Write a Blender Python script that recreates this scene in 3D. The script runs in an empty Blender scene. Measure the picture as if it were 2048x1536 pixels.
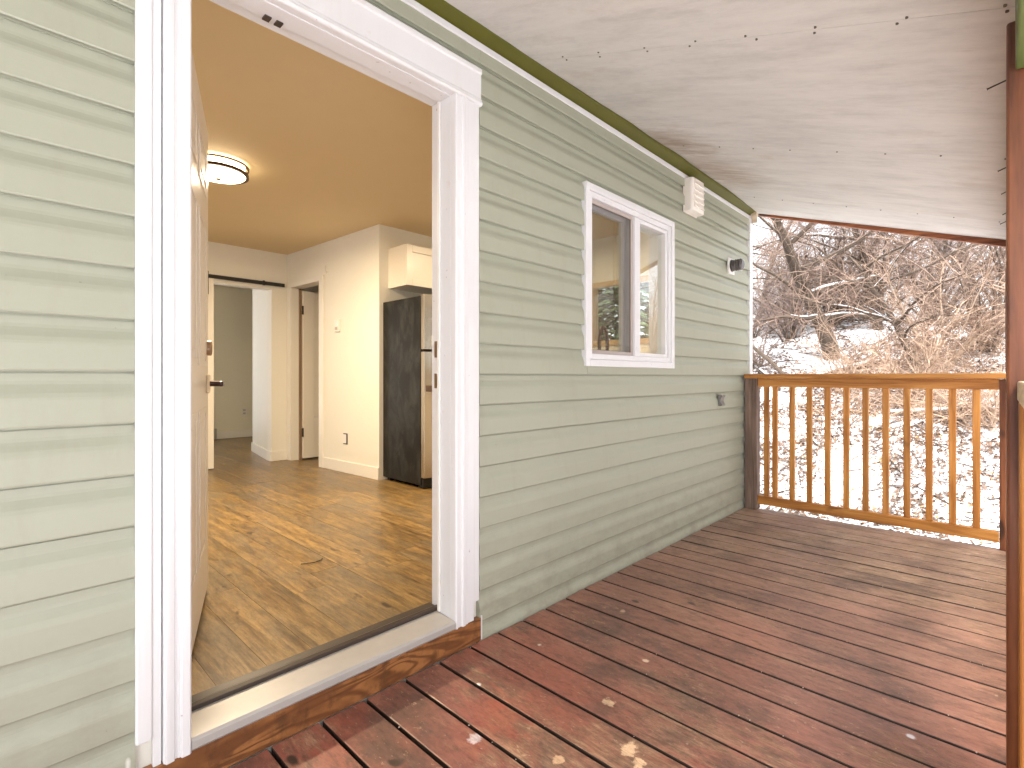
import bpy, math, random
from mathutils import Vector, Matrix, noise
random.seed(11)
R = math.radians
SC = bpy.context.scene
COL = SC.collection

# ------------------------------------------------------------------ camera, world, sun, exposure
cam_d = bpy.data.cameras.new('camera'); cam = bpy.data.objects.new('camera', cam_d); COL.objects.link(cam)
cam.location = (0, -1.557, 1.074)
cam.rotation_euler = (R(90), 0, -math.atan2(.72192, .69197))
cam_d.sensor_width = 36; cam_d.lens = 36*1022/2048; cam_d.shift_y = -13/2048
cam_d.clip_start = .02; cam_d.clip_end = 500
SC.camera = cam
W = bpy.data.worlds.new('World'); SC.world = W; W.use_nodes = True
wn = W.node_tree; wn.nodes.clear()
sky = wn.nodes.new('ShaderNodeTexSky'); sky.sky_type = 'NISHITA'; sky.sun_disc = False
SUN_EL, SUN_AZ = 60, 238          # azimuth clockwise from +Y
sky.sun_elevation = R(SUN_EL); sky.sun_rotation = R(SUN_AZ)
sky.air_density = 1.0; sky.dust_density = 4.0; sky.ozone_density = 1.0
hs = wn.nodes.new('ShaderNodeHueSaturation'); hs.inputs['Saturation'].default_value = .22
bg = wn.nodes.new('ShaderNodeBackground'); bg.inputs['Strength'].default_value = .15
wo = wn.nodes.new('ShaderNodeOutputWorld')
wn.links.new(sky.outputs[0], hs.inputs['Color']); wn.links.new(hs.outputs[0], bg.inputs[0]); wn.links.new(bg.outputs[0], wo.inputs[0])
sd = bpy.data.lights.new('sun', 'SUN'); so = bpy.data.objects.new('sun', sd); COL.objects.link(so)
sd.energy = 1.25; sd.angle = R(18); sd.color = (1, .965, .92)
sdir = Vector((math.sin(R(SUN_AZ))*math.cos(R(SUN_EL)), math.cos(R(SUN_AZ))*math.cos(R(SUN_EL)), math.sin(R(SUN_EL))))
so.rotation_euler = sdir.to_track_quat('Z', 'Y').to_euler(); so.location = (0, -6, 8)
SC.view_settings.view_transform = 'Standard'; SC.view_settings.look = 'None'
SC.view_settings.exposure = 2.15; SC.view_settings.gamma = 1
SC.view_settings.use_curve_mapping = False
SC.render.engine = 'CYCLES'
SC.cycles.use_denoising = True
SC.cycles.max_bounces = 9; SC.cycles.diffuse_bounces = 6; SC.cycles.glossy_bounces = 4
SC.cycles.transparent_max_bounces = 12; SC.cycles.sample_clamp_indirect = 8
SC.cycles.caustics_reflective = False; SC.cycles.caustics_refractive = False

# ------------------------------------------------------------------ node helpers
class NT:
    def __init__(s, name):
        s.m = bpy.data.materials.new(name); s.m.use_nodes = True
        s.t = s.m.node_tree; s.t.nodes.clear()
        s.out = s.t.nodes.new('ShaderNodeOutputMaterial')
        s.b = s.t.nodes.new('ShaderNodeBsdfPrincipled'); s.link(s.b.outputs[0], s.out.inputs[0])
    def link(s, a, b): s.t.links.new(a, b)
    def put(s, sock, v):
        if isinstance(v, bpy.types.NodeSocket): s.link(v, sock)
        elif isinstance(v, tuple) and len(v) == 3 and sock.type == 'RGBA': sock.default_value = (*v, 1)
        else: sock.default_value = v
    def n(s, typ, ins=None, **props):
        nd = s.t.nodes.new('ShaderNode'+typ)
        for k, v in props.items(): setattr(nd, k, v)
        for k, v in (ins or {}).items(): s.put(nd.inputs[k], v)
        return nd
    def pos(s): return s.n('NewGeometry').outputs['Position']
    def rnd(s): return s.n('ObjectInfo').outputs['Random']
    def vec(s, scale, rnd=0, rot=(0, 0, 0), base=None):
        mp = s.n('Mapping', {'Vector': base or s.pos(), 'Scale': scale, 'Rotation': rot})
        v = mp.outputs[0]
        if rnd:
            off = s.n('VectorMath', {0: s.comb(s.rnd(), s.rnd(), s.rnd()), 'Scale': rnd}, operation='SCALE').outputs[0]
            v = s.n('VectorMath', {0: v, 1: off}, operation='ADD').outputs[0]
        return v
    def comb(s, x, y, z): return s.n('CombineXYZ', {0: x, 1: y, 2: z}).outputs[0]
    def sep(s, v): return s.n('SeparateXYZ', {0: v}).outputs
    def noise(s, v, scale=1, detail=4, rough=.55, dist=0):
        return s.n('TexNoise', {'Vector': v, 'Scale': scale, 'Detail': detail, 'Roughness': rough, 'Distortion': dist}).outputs['Fac']
    def ramp(s, f, stops, interp='LINEAR'):
        r = s.n('ValToRGB', {0: f}); cr = r.color_ramp; cr.interpolation = interp
        while len(cr.elements) < len(stops): cr.elements.new(.5)
        for e, (p, c) in zip(cr.elements, stops):
            e.position = p; e.color = (*c, 1) if isinstance(c, tuple) else (c, c, c, 1)
        return r.outputs[0]
    def mix(s, f, a, b, blend='MIX'):
        nd = s.t.nodes.new('ShaderNodeMix'); nd.data_type = 'RGBA'; nd.blend_type = blend
        s.put(nd.inputs[0], f); s.put(nd.inputs[6], a); s.put(nd.inputs[7], b); return nd.outputs[2]
    def math(s, op, a, b=0.0, clamp=False): return s.n('Math', {0: a, 1: b}, operation=op, use_clamp=clamp).outputs[0]
    def bump(s, h, strength=.3, dist=.003):
        nb = s.n('Bump', {'Height': h, 'Strength': strength, 'Distance': dist}); s.link(nb.outputs[0], s.b.inputs['Normal'])
    def set(s, **k):
        for a, v in k.items(): s.put(s.b.inputs[a.replace('_', ' ')], v)
        return s.m

def flat(name, col, rough=.5, metal=0, var=.12, vs=6):
    t = NT(name); f = t.noise(t.vec((1, 1, 1), 9), vs, 3)
    a = tuple(c*(1-var) for c in col); b = tuple(min(1, c*(1+var)) for c in col)
    t.set(Base_Color=t.mix(f, a, b), Roughness=rough, Metallic=metal); return t.m

def dist_to(t, p):
    return t.n('VectorMath', {0: t.pos(), 1: p}, operation='DISTANCE').outputs['Value']

# sage vinyl siding
def m_siding():
    t = NT('sage_siding')
    z = t.sep(t.pos())[2]
    big = t.noise(t.vec((1.2, 1, 1.6), 4), 1.2, 3)
    col = t.mix(big, (.332, .345, .262), (.365, .374, .288))
    # dried drip marks and dirt, more of it low down
    drip = t.ramp(t.noise(t.vec((26, 1, 1.6)), 1, 5, .65), [(.66, 0.0), (.85, 1.0)])
    patch = t.ramp(t.noise(t.vec((1.5, 1, 3.5)), 1.7, 4), [(.5, 0.0), (.72, 1.0)])
    f1 = t.math('MULTIPLY', t.math('MULTIPLY', drip, patch), .22)
    col = t.mix(f1, col, (.27, .23, .16))
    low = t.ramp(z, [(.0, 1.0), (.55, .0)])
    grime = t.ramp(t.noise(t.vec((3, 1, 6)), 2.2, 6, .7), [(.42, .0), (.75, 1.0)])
    col = t.mix(t.math('MULTIPLY', t.math('MULTIPLY', low, grime), .62), col, (.19, .165, .12))  # dirt smudges, strengthened to stand in for shade low on the wall
    smd = t.ramp(t.noise(t.vec((5, 1, 1.4)), 2.0, 6, .7), [(.52, 0.0), (.74, 1.0)])
    col = t.mix(t.math('MULTIPLY', smd, .16), col, (.24, .19, .135))
    pd = t.n('VectorMath', {0: t.vec((1, 1, .28)), 1: (.252, -.02, .132*.28)}, operation='DISTANCE').outputs['Value']
    col = t.mix(t.ramp(pd, [(.004, .95), (.006, 0.0)]), col, (.70, .69, .62))
    spk = t.ramp(t.noise(t.vec((1, 1, 1)), 55, 2, .5), [(.755, 0.0), (.775, 1.0)])
    col = t.mix(t.math('MULTIPLY', spk, .35), col, (.14, .12, .08))
    # faded pink dirt under the laps in the upper courses
    g = t.noise(t.vec((9, 2, 60), 3), 2.2, 3)
    t.bump(g, .12, .0015)
    return t.set(Base_Color=col, Roughness=t.ramp(big, [(.3, .42), (.7, .55)]))

def m_trim():
    t = NT('white_painted_trim')
    st = t.ramp(t.noise(t.vec((14, 14, 1.3), 5), 1.2, 5, .6), [(.5, 0.0), (.8, 1.0)])
    col = t.mix(t.math('MULTIPLY', st, .25), (.71, .71, .715), (.60, .53, .48))
    sp = t.ramp(t.noise(t.vec((1, 1, 1), 5), 38, 2), [(.74, 0.0), (.77, 1.0)])
    col = t.mix(t.math('MULTIPLY', sp, .6), col, (.30, .24, .20))
    sp2 = t.ramp(t.noise(t.vec((1, 1, 1), 7), 6, 4, .7), [(.67, 0.0), (.74, 1.0)])
    col = t.mix(t.math('MULTIPLY', sp2, .35), col, (.60, .42, .30))
    t.bump(t.noise(t.vec((60, 60, 2), 5), 1.5, 3), .1, .001)
    return t.set(Base_Color=col, Roughness=.42)

def m_wood(name, dark, mid, light, axis, rough=.55, fine=1.0, knots=.35, bmp=.25):
    t = NT(name)
    s = [11*fine, 11*fine, 11*fine]; s[axis] = .8*fine
    v = t.vec(tuple(s), 23)
    g1 = t.noise(v, 1.6, 6, .62, 1.2)
    s2 = [90*fine]*3; s2[axis] = 2.5
    g2 = t.noise(t.vec(tuple(s2), 11), 1, 4, .6)
    col = t.ramp(t.math('ADD', t.math('MULTIPLY', g1, .75), t.math('MULTIPLY', g2, .3)), [(.36, dark), (.52, mid), (.68, light)])
    s3 = [5, 5, 5]; s3[axis] = 2.2
    k = t.ramp(t.noise(t.vec(tuple(s3), 31), 2.1, 1, .4), [(.72, 0.0), (.78, 1.0)])
    col = t.mix(t.math('MULTIPLY', k, knots*2), col, tuple(c*.35 for c in dark))
    vv = t.math('ADD', .86, t.math('MULTIPLY', t.rnd(), .26))
    col = t.mix(1.0, col, t.comb(vv, vv, vv), 'MULTIPLY')
    t.bump(t.math('ADD', g1, g2), bmp, .0015)
    return t.set(Base_Color=col, Roughness=t.ramp(g1, [(.3, rough+.1), (.7, rough-.08)]))

def m_kick():
    t = NT('charred_fir_board')
    v = t.vec((2.0, 6, 13))
    nz = t.noise(t.vec((1.5, 4, 11)), 1.0, 3, .5, .8)
    w = t.math('ADD', t.math('MULTIPLY', t.math('SINE', t.math('MULTIPLY', nz, 60.0)), .5), .5)
    g = t.noise(t.vec((3, 40, 90)), 1, 5, .6)
    big = t.noise(t.vec((3.2, 2, 5)), 1.4, 4, .6)
    col = t.ramp(w, [(.05, (.030, .010, .005)), (.30, (.16, .060, .020)), (.75, (.38, .165, .055))])
    col = t.mix(.35, col, (.20, .075, .022))
    col = t.mix(t.ramp(big, [(.42, 0.0), (.62, .85)]), col, (.095, .032, .011))
    col = t.mix(t.ramp(t.noise(t.vec((12, 2, 7)), 1.6, 7, .75), [(.5, 0.0), (.66, .8)]), col, (.035, .013, .007))
    col = t.mix(t.math('MULTIPLY', g, .35), col, (.34, .14, .045))
    for p, r in (((.62, 0, .055), .028), ((.80, 0, .045), .022), ((1.0, 0, .03), .016)):
        dd = t.math('ADD', dist_to(t, p), t.math('MULTIPLY', t.math('SUBTRACT', g, .5), .02))
        col = t.mix(t.ramp(dd, [(r*.5, .9), (r*1.25, 0.0)]), col, (.022, .010, .006))
    t.bump(w, .3, .002)
    return t.set(Base_Color=col, Roughness=.42)

def m_deck():
    t = NT('worn_red_deck_paint')
    p = t.pos(); x, y, z = t.sep(p)[0], t.sep(p)[1], t.sep(p)[2]
    big = t.noise(t.vec((1, 1, 1)), 1.5, 4, .55)
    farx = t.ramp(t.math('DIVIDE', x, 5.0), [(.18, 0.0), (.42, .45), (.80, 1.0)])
    red = t.mix(farx, (.285, .062, .036), (.365, .250, .172))  # faded paint plus sky sheen put into the colour, paler farther along
    red = t.mix(t.ramp(big, [(.35, 0.0), (.65, .75)]), red, (.185, .095, .070))
    vb = t.math('ADD', .90, t.math('MULTIPLY', t.rnd(), .20))
    red = t.mix(1.0, red, t.comb(vb, vb, vb), 'MULTIPLY')
    # paint walked off to grey-tan timber, in streaks along the boards
    ws = t.noise(t.vec((16, 3.0, 1), 6), 2.2, 10, .80, .3)
    wp = t.noise(t.vec((1.0, 1.0, 1)), 2.3, 4, .6)
    near = t.ramp(dist_to(t, (1.05, -1.25, 0)), [(.2, .15), (1.0, .0)])
    near2 = t.ramp(dist_to(t, (3.6, -1.1, 0)), [(.25, .13), (1.4, .0)])
    bare = t.math('ADD', t.math('ADD', t.math('MULTIPLY', ws, .62), t.math('MULTIPLY', wp, .42)), t.math('ADD', near, near2))
    bf = t.ramp(bare, [(.565, 0.0), (.61, .5), (.71, .9)])
    wood = t.mix(t.ramp(t.noise(t.vec((50, 7, 1), 8), 1.6, 7, .78), [(.38, 0.0), (.64, 1.0)]), (.105, .062, .040), (.42, .28, .165))
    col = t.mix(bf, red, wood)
    # pale scuffs over the paint, all along the deck
    sf = t.ramp(t.noise(t.vec((7, 2.2, 1), 12), 2.0, 9, .78), [(.51, 0.0), (.66, .55)])
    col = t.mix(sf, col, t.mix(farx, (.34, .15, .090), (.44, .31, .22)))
    # black-brown grime
    gr = t.noise(t.vec((2.0, 1.3, 1)), 1.7, 10, .74)
    gf = t.ramp(gr, [(.50, 0.0), (.58, .5), (.68, .8)])
    col = t.mix(gf, col, (.085, .055, .042))
    gr2 = t.ramp(t.noise(t.vec((22, 8, 1), 4), 1.5, 8, .8), [(.55, 0.0), (.66, .6)])
    col = t.mix(gr2, col, (.075, .046, .036))
    # fine scratches and chips
    sc = t.ramp(t.noise(t.vec((34, 20, 1), 9), 1.6, 8, .78, .6), [(.60, 0.0), (.635, 1.0)])
    scm = t.ramp(t.noise(t.vec((1, 1, 1)), 3.2, 3), [(.42, 0.0), (.58, 1.0)])
    col = t.mix(t.math('MULTIPLY', t.math('MULTIPLY', sc, scm), .7), col, (.50, .34, .21))
    # single chips and paint splashes that can be pointed at
    for (px, py, r, c, st) in ((1.30, -.78, .040, (.66, .46, .29), 2.2), (1.27, -.83, .030, (.66, .46, .29), 2.2), (1.255, -.95, .028, (.60, .42, .26), 2.4),
                               (1.02, -.42, .036, (.62, .52, .52), 1.5), (1.21, -.235, .016, (.7, .62, .58), .7), (1.56, -.215, .014, (.7, .6, .5), 1.2),
                               (1.93, -1.36, .02, (.62, .62, .66), 1.0), (1.44, -.62, .03, (.58, .40, .24), 2.5), (1.75, -.58, .02, (.66, .5, .36), 2.0),
                               (2.05, -.30, .025, (.5, .34, .25), 2.4), (1.13, -.66, .025, (.55, .36, .22), 2.4)):
        nn = t.math('MULTIPLY', t.math('SUBTRACT', t.noise(t.vec((1, .7, 1)), 34, 4, .65), .5), r*st)
        f = t.ramp(t.math('ADD', dist_to(t, (px, py, .0)), nn), [(r*.42, .92), (r*.62, 0.0)])
        col = t.mix(f, col, c)
    mo = t.ramp(t.noise(t.vec((26, 9, 1), 3), 1.7, 10, .82), [(.34, .62), (.50, 1.13), (.66, 1.45)])
    col = t.mix(1.0, col, mo, 'MULTIPLY')
    fk = t.ramp(t.noise(t.vec((1, .6, 1), 3), 60, 4, .7), [(.66, 0.0), (.70, .6)])
    col = t.mix(fk, col, (.45, .33, .25))
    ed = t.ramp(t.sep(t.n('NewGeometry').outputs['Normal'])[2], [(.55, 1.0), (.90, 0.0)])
    col = t.mix(ed, col, (.030, .018, .012))          # unpainted, dirty board sides, coloured near-black to deepen the shade in the gaps
    kn = t.ramp(t.noise(t.vec((3, 1.6, 1), 19), 3.1, 1, .4), [(.76, 0.0), (.785, .9)])
    col = t.mix(kn, col, (.03, .018, .012))
    t.bump(t.math('ADD', t.noise(t.vec((70, 3, 1), 8), 1, 4, .6), t.math('MULTIPLY', bf, -.6)), .4, .0016)
    ro = t.math('ADD', t.ramp(ws, [(.3, .30), (.7, .50)]), t.math('MULTIPLY', bf, .2))
    return t.set(Base_Color=col, Roughness=ro)

def m_ceiling_ply():
    t = NT('whitewashed_plywood')
    st = t.noise(t.vec((9, 1.4, 1), 3), 1.6, 8, .72)
    col = t.mix(t.ramp(st, [(.35, 0.0), (.7, 1.0)]), (.64, .62, .585), (.70, .68, .65))
    big = t.noise(t.vec((1, 1, 1)), 1.2, 3)
    col = t.mix(t.ramp(big, [(.4, 0.0), (.7, .25)]), col, (.60, .58, .56))
    dk = t.ramp(t.noise(t.vec((60, 5, 1), 8), 1.3, 6, .7), [(.60, 0.0), (.74, 1.0)])
    dm = t.ramp(t.noise(t.vec((2, 2, 1)), 1.9, 3), [(.44, 0.0), (.68, 1.0)])
    col = t.mix(t.math('MULTIPLY', t.math('MULTIPLY', dk, dm), .45), col, (.30, .25, .21))
    # brown leak stains by the ledger
    sn = t.math('MULTIPLY', t.math('SUBTRACT', t.noise(t.vec((16, 3, 1)), 1.6, 6, .7), .5), .75)
    for p, r, a in (((2.82, -.16, 2.44), .30, .75), ((3.3, -.17, 2.44), .42, .55), ((3.55, -.24, 2.42), .30, .4)):
        f = t.ramp(t.math('ADD', dist_to(t, p), sn), [(0.0, a), (r, 0.0)])
        col = t.mix(f, col, (.27, .175, .10))
    mo = t.ramp(t.noise(t.vec((5, 1.6, 1), 4), 1.8, 9, .75), [(.36, .86), (.52, 1.0), (.66, 1.06)])
    col = t.mix(1.0, col, mo, 'MULTIPLY')
    sb = t.ramp(t.noise(t.vec((1.4, .8, 1), 4), 2.2, 6, .7), [(.58, 0.0), (.74, .4)])
    col = t.mix(sb, col, (.44, .34, .26))
    t.bump(st, .3, .002)
    return t.set(Base_Color=col, Roughness=.75)

def m_floor():
    t = NT('oak_laminate_plank')
    g = t.noise(t.vec((19, 1.1, 1), 40), 1.9, 9, .70, .5)
    f = t.noise(t.vec((75, 4, 1), 9), 1, 5, .7)
    col = t.ramp(t.math('ADD', t.math('MULTIPLY', g, .8), t.math('MULTIPLY', f, .22)),
                 [(.36, (.075, .043, .016)), (.48, (.190, .115, .040)), (.62, (.31, .200, .072))])
    grey = t.ramp(t.noise(t.vec((3.5, 1.2, 1), 17), 1.9, 4), [(.44, 0.0), (.62, .65)])
    col = t.mix(grey, col, (.150, .115, .070))
    k = t.ramp(t.noise(t.vec((6, 2.6, 1), 27), 2.6, 3, .5), [(.66, 0.0), (.73, .85)])
    col = t.mix(k, col, (.045, .026, .014))
    vb = t.math('ADD', .82, t.math('MULTIPLY', t.rnd(), .34)); col = t.mix(1.0, col, t.comb(vb, vb, vb), 'MULTIPLY')
    mo = t.ramp(t.noise(t.vec((22, 5, 1), 3), 1.8, 9, .8), [(.35, .55), (.50, 1.0), (.65, 1.35)])
    col = t.mix(1.0, col, mo, 'MULTIPLY')
    t.bump(t.math('ADD', g, f), .15, .001)
    return t.set(Base_Color=col, Roughness=t.ramp(g, [(.3, .28), (.7, .42)]))

def m_fridge():
    t = NT('black_textured_steel')
    sm = t.noise(t.vec((1, 3.5, 1.6)), 2.2, 6, .68, .6)
    col = t.mix(t.ramp(sm, [(.45, 0.0), (.72, 1.0)]), (.008, .008, .0075), (.045, .047, .042))
    t.bump(t.noise(t.vec((1, 1, 1)), 420, 2), .25, .0006)
    return t.set(Base_Color=col, Roughness=t.ramp(sm, [(.3, .30), (.7, .5)]), Specular_IOR_Level=.3)

def m_glass(name='window_glass', k=2.9, tint=(.92, .95, .93)):
    t = NT(name); t.t.nodes.remove(t.b)
    fr = t.n('Fresnel', {'IOR': 1.5}).outputs[0]
    gl = t.n('BsdfGlossy', {'Color': (1, 1, 1), 'Roughness': .01})
    tr = t.n('BsdfTransparent', {'Color': tint})
    bf = t.math('SUBTRACT', 1.0, t.n('NewGeometry').outputs['Backfacing'])
    mx = t.n('MixShader', {0: t.math('MULTIPLY', t.math('MULTIPLY', fr, k, True), bf), 1: tr.outputs[0], 2: gl.outputs[0]})
    t.link(mx.outputs[0], t.out.inputs[0]); return t.m

def m_screen():
    t = NT('insect_screen'); t.t.nodes.remove(t.b)
    df = t.n('BsdfDiffuse', {'Color': (.10, .08, .06)}); tr = t.n('BsdfTransparent', {'Color': (1, 1, 1)})
    mx = t.n('MixShader', {0: .24, 1: tr.outputs[0], 2: df.outputs[0]})
    t.link(mx.outputs[0], t.out.inputs[0]); return t.m

def m_lamp(name, col, strength):
    t = NT(name); t.set(Base_Color=(.9, .85, .75), Roughness=.5, Emission_Color=col, Emission_Strength=strength); return t.m

def m_snow():
    t = NT('patchy_snow')
    a = t.noise(t.vec((1, 1, 1)), 1.6, 7, .65); b = t.noise(t.vec((1, 1, 1)), 9, 6, .7)
    f = t.ramp(t.math('ADD', t.math('MULTIPLY', a, .55), t.math('MULTIPLY', b, .5)), [(.60, 0.0), (.66, .8)])
    col = t.mix(f, (.84, .85, .88), (.20, .145, .10))
    t.bump(b, .6, .03); return t.set(Base_Color=col, Roughness=.85)

def m_leaf(name, a, b):
    t = NT(name)
    col = t.mix(t.noise(t.vec((1, 1, 1)), 13, 3), a, b); return t.set(Base_Color=col, Roughness=.8)

def m_bark(name, a, b):
    t = NT(name); g = t.noise(t.vec((12, 12, 3)), 3, 5, .65)
    t.bump(g, .8, .01); return t.set(Base_Color=t.mix(g, a, b), Roughness=.9)

M = dict(
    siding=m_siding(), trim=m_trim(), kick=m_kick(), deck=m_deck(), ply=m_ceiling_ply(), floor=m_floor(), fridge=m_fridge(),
    glass=m_glass(), screen=m_screen(), snow=m_snow(),
    cedar_z=m_wood('cedar_stain_upright', (.26, .090, .018), (.48, .200, .040), (.62, .30, .080), 2, .5),
    cedar_y=m_wood('cedar_stain_cross', (.26, .092, .018), (.50, .210, .042), (.64, .32, .085), 1, .5),
    cedar_x=m_wood('cedar_stain_long', (.26, .092, .018), (.50, .210, .042), (.64, .32, .085), 0, .5),
    grey_z=m_wood('weathered_post', (.085, .052, .038), (.165, .108, .082), (.27, .185, .14), 2, .75, 1, .2, .5),
    red_z=m_wood('redwood_stain_post', (.050, .015, .007), (.165, .052, .018), (.29, .105, .036), 2, .42, .6, .4),
    red_y=m_wood('redwood_stain_rafter', (.10, .026, .009), (.25, .075, .022), (.36, .125, .038), 1, .5, .7),
    red_x=m_wood('redwood_stain_beam', (.070, .018, .008), (.17, .048, .018), (.26, .085, .030), 0, .5, .7),
    joist=m_wood('joist_timber', (.05, .035, .025), (.10, .07, .05), (.16, .11, .08), 0, .8),
    green=flat('olive_green_paint', (.098, .094, .008), .55, 0, .25, 4),
    green2=flat('moss_green_paint', (.085, .105, .022), .6, 0, .3, 9),
    wall=flat('cream_wall_paint', (.77, .745, .66), .6, 0, .02), ceil=flat('interior_ceiling_paint', (.68, .54, .32), .7, 0, .02),
    base=flat('baseboard_paint', (.78, .75, .68), .35, 0, .02), far=flat('pale_green_wall_paint', (.76, .72, .58), .6, 0, .02),
    doorp=flat('door_paint', (.68, .62, .54), .35, 0, .05), cabinet=flat('cabinet_paint', (.76, .70, .60), .35, 0, .02),
    sill=flat('threshold_metal', (.40, .38, .355), .38, .1, .10, 14), gasket=flat('brown_gasket', (.045, .030, .022), .45),
    steel=flat('brushed_steel', (.62, .58, .53), .24, 1, .03), black=flat('black_metal', (.012, .012, .013), .4, 0),
    bronze=flat('dark_bronze', (.10, .055, .025), .3, .8), bron2=flat('oil_rubbed_handle', (.045, .02, .016), .3, .5),
    plastic=flat('white_plastic', (.78, .76, .72), .35, 0, .03), ventp=flat('yellowed_vinyl', (.84, .79, .72), .45, 0, .05),
    smoke=flat('smoked_ribbed_glass', (.085, .075, .07), .18, 0, .2), zinc=flat('galvanised_metal', (.24, .23, .22), .4, .7, .15, 20),
    dark=flat('dark_void', (.03, .028, .025), .9), counter=flat('brown_countertop', (.12, .075, .05), .25, 0, .3, 20),
    nail=flat('rusty_nail', (.05, .035, .03), .5, .6), brass=flat('worn_brass', (.30, .22, .14), .35, .9),
    rail_light=m_wood('pale_cap_timber', (.36, .26, .17), (.52, .41, .28), (.62, .52, .38), 0, .6),
    bark=m_bark('grey_bark', (.045, .033, .025), (.16, .12, .09)), twig=m_bark('brown_twig', (.13, .085, .062), (.33, .235, .18)),
    twig2=m_bark('purple_grey_twig', (.17, .125, .105), (.34, .26, .23)),
    cane=m_bark('tan_cane', (.22, .14, .095), (.50, .36, .26)), pale=m_bark('pale_cane', (.32, .23, .165), (.52, .41, .31)),
    leaf=m_leaf('fallen_leaf', (.07, .042, .030), (.30, .19, .125)), leaf2=m_leaf('ochre_leaf', (.30, .15, .06), (.46, .30, .12)),
    needle=m_leaf('conifer_needle', (.045, .075, .028), (.10, .145, .055)), shingle=flat('roof_shingle', (.08, .075, .07), .9),
    snowcap=flat('snow_on_branch', (.84, .85, .88), .8, 0, .02),
)
LAMP = m_lamp('lit_diffuser', (1.0, .84, .60), 3.2)

# ------------------------------------------------------------------ mesh helpers
ORI = {}
class MB:
    def __init__(s): s.v = []; s.f = []
    def add(s, vs, fs):
        k = len(s.v); s.v += [tuple(p) for p in vs]; s.f += [tuple(i+k for i in f) for f in fs]; return s
    def box(s, x0, x1, y0, y1, z0, z1):
        return s.add([(x0, y0, z0), (x1, y0, z0), (x1, y1, z0), (x0, y1, z0), (x0, y0, z1), (x1, y0, z1), (x1, y1, z1), (x0, y1, z1)],
                     [(0, 3, 2, 1), (4, 5, 6, 7), (0, 1, 5, 4), (1, 2, 6, 5), (2, 3, 7, 6), (3, 0, 4, 7)])
    def prism(s, poly, axis, a, b):
        """poly: 2-D points; axis 0: (y,z) swept in x; 1: (x,z) swept in y; 2: (x,y) swept in z"""
        ar = sum(poly[i][0]*poly[(i+1) % len(poly)][1]-poly[(i+1) % len(poly)][0]*poly[i][1] for i in range(len(poly)))
        if axis == 1: ar = -ar
        if ar < 0: poly = poly[::-1]
        def P(p, t): return (t, p[0], p[1]) if axis == 0 else (p[0], t, p[1]) if axis == 1 else (p[0], p[1], t)
        n = len(poly)
        vs = [P(p, a) for p in poly]+[P(p, b) for p in poly]
        fs = [tuple(range(n))[::-1], tuple(range(n, 2*n))]+[(i, (i+1) % n, n+(i+1) % n, n+i) for i in range(n)]
        return s.add(vs, fs)
    def tube(s, pts, radii, n=3, cap=True):
        pts = [Vector(p) for p in pts]; k = len(s.v); m = len(pts)
        up = Vector((.31, .22, .92))
        for i, p in enumerate(pts):
            d = (pts[min(i+1, m-1)]-pts[max(i-1, 0)])
            if d.length < 1e-7: d = Vector((0, 0, 1))
            d.normalize()
            a = d.cross(up)
            if a.length < .05: a = d.cross(Vector((1, 0, 0)))
            a.normalize(); b = d.cross(a)
            r = radii[i] if isinstance(radii, (list, tuple)) else radii
            for j in range(n):
                t = 2*math.pi*j/n; s.v.append(tuple(p+a*(math.cos(t)*r)+b*(math.sin(t)*r)))
        for i in range(m-1):
            for j in range(n):
                q = (j+1) % n
                s.f.append((k+i*n+j, k+i*n+q, k+(i+1)*n+q, k+(i+1)*n+j))
        if cap and n > 3:
            s.f.append(tuple(k+j for j in range(n))[::-1]); s.f.append(tuple(k+(m-1)*n+j for j in range(n)))
        return s
    def lathe(s, prof, c, n=32, axis=2):
        """prof: (radius, height) pairs about the axis through c"""
        k = len(s.v)
        for r, h in prof:
            for j in range(n):
                t = 2*math.pi*j/n; a, b = math.cos(t)*r, math.sin(t)*r
                s.v.append((c[0]+a, c[1]+b, c[2]+h) if axis == 2 else (c[0]+a, c[1]+h, c[2]+b))
        for i in range(len(prof)-1):
            for j in range(n):
                q = (j+1) % n
                s.f.append((k+i*n+j, k+i*n+q, k+(i+1)*n+q, k+(i+1)*n+j))
        s.f.append(tuple(k+j for j in range(n))[::-1]); s.f.append(tuple(k+(len(prof)-1)*n+j for j in range(n)))
        return s
    def build(s, name, mat, parent=None, bevel=0, smooth=False, origin=None, label=None):
        if parent is not None: o0 = ORI[parent.name]
        elif origin is not None: o0 = Vector(origin)
        else:
            xs = [p[0] for p in s.v]; ys = [p[1] for p in s.v]; zs = [p[2] for p in s.v]
            o0 = Vector(((min(xs)+max(xs))/2, (min(ys)+max(ys))/2, min(zs)))
        me = bpy.data.meshes.new(name)
        me.from_pydata([(p[0]-o0[0], p[1]-o0[1], p[2]-o0[2]) for p in s.v], [], s.f)
        me.validate(); me.update()
        me.materials.append(mat)
        if smooth: me.shade_smooth()
        o = bpy.data.objects.new(name, me); COL.objects.link(o)
        if parent is not None: o.parent = parent
        else: o.location = o0
        ORI[o.name] = o0
        if bevel:
            b = o.modifiers.new('bevel', 'BEVEL'); b.width = bevel; b.segments = 2; b.limit_method = 'ANGLE'; b.angle_limit = R(40)
            b.harden_normals = False
        if label: o['label'] = label
        return o

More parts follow.
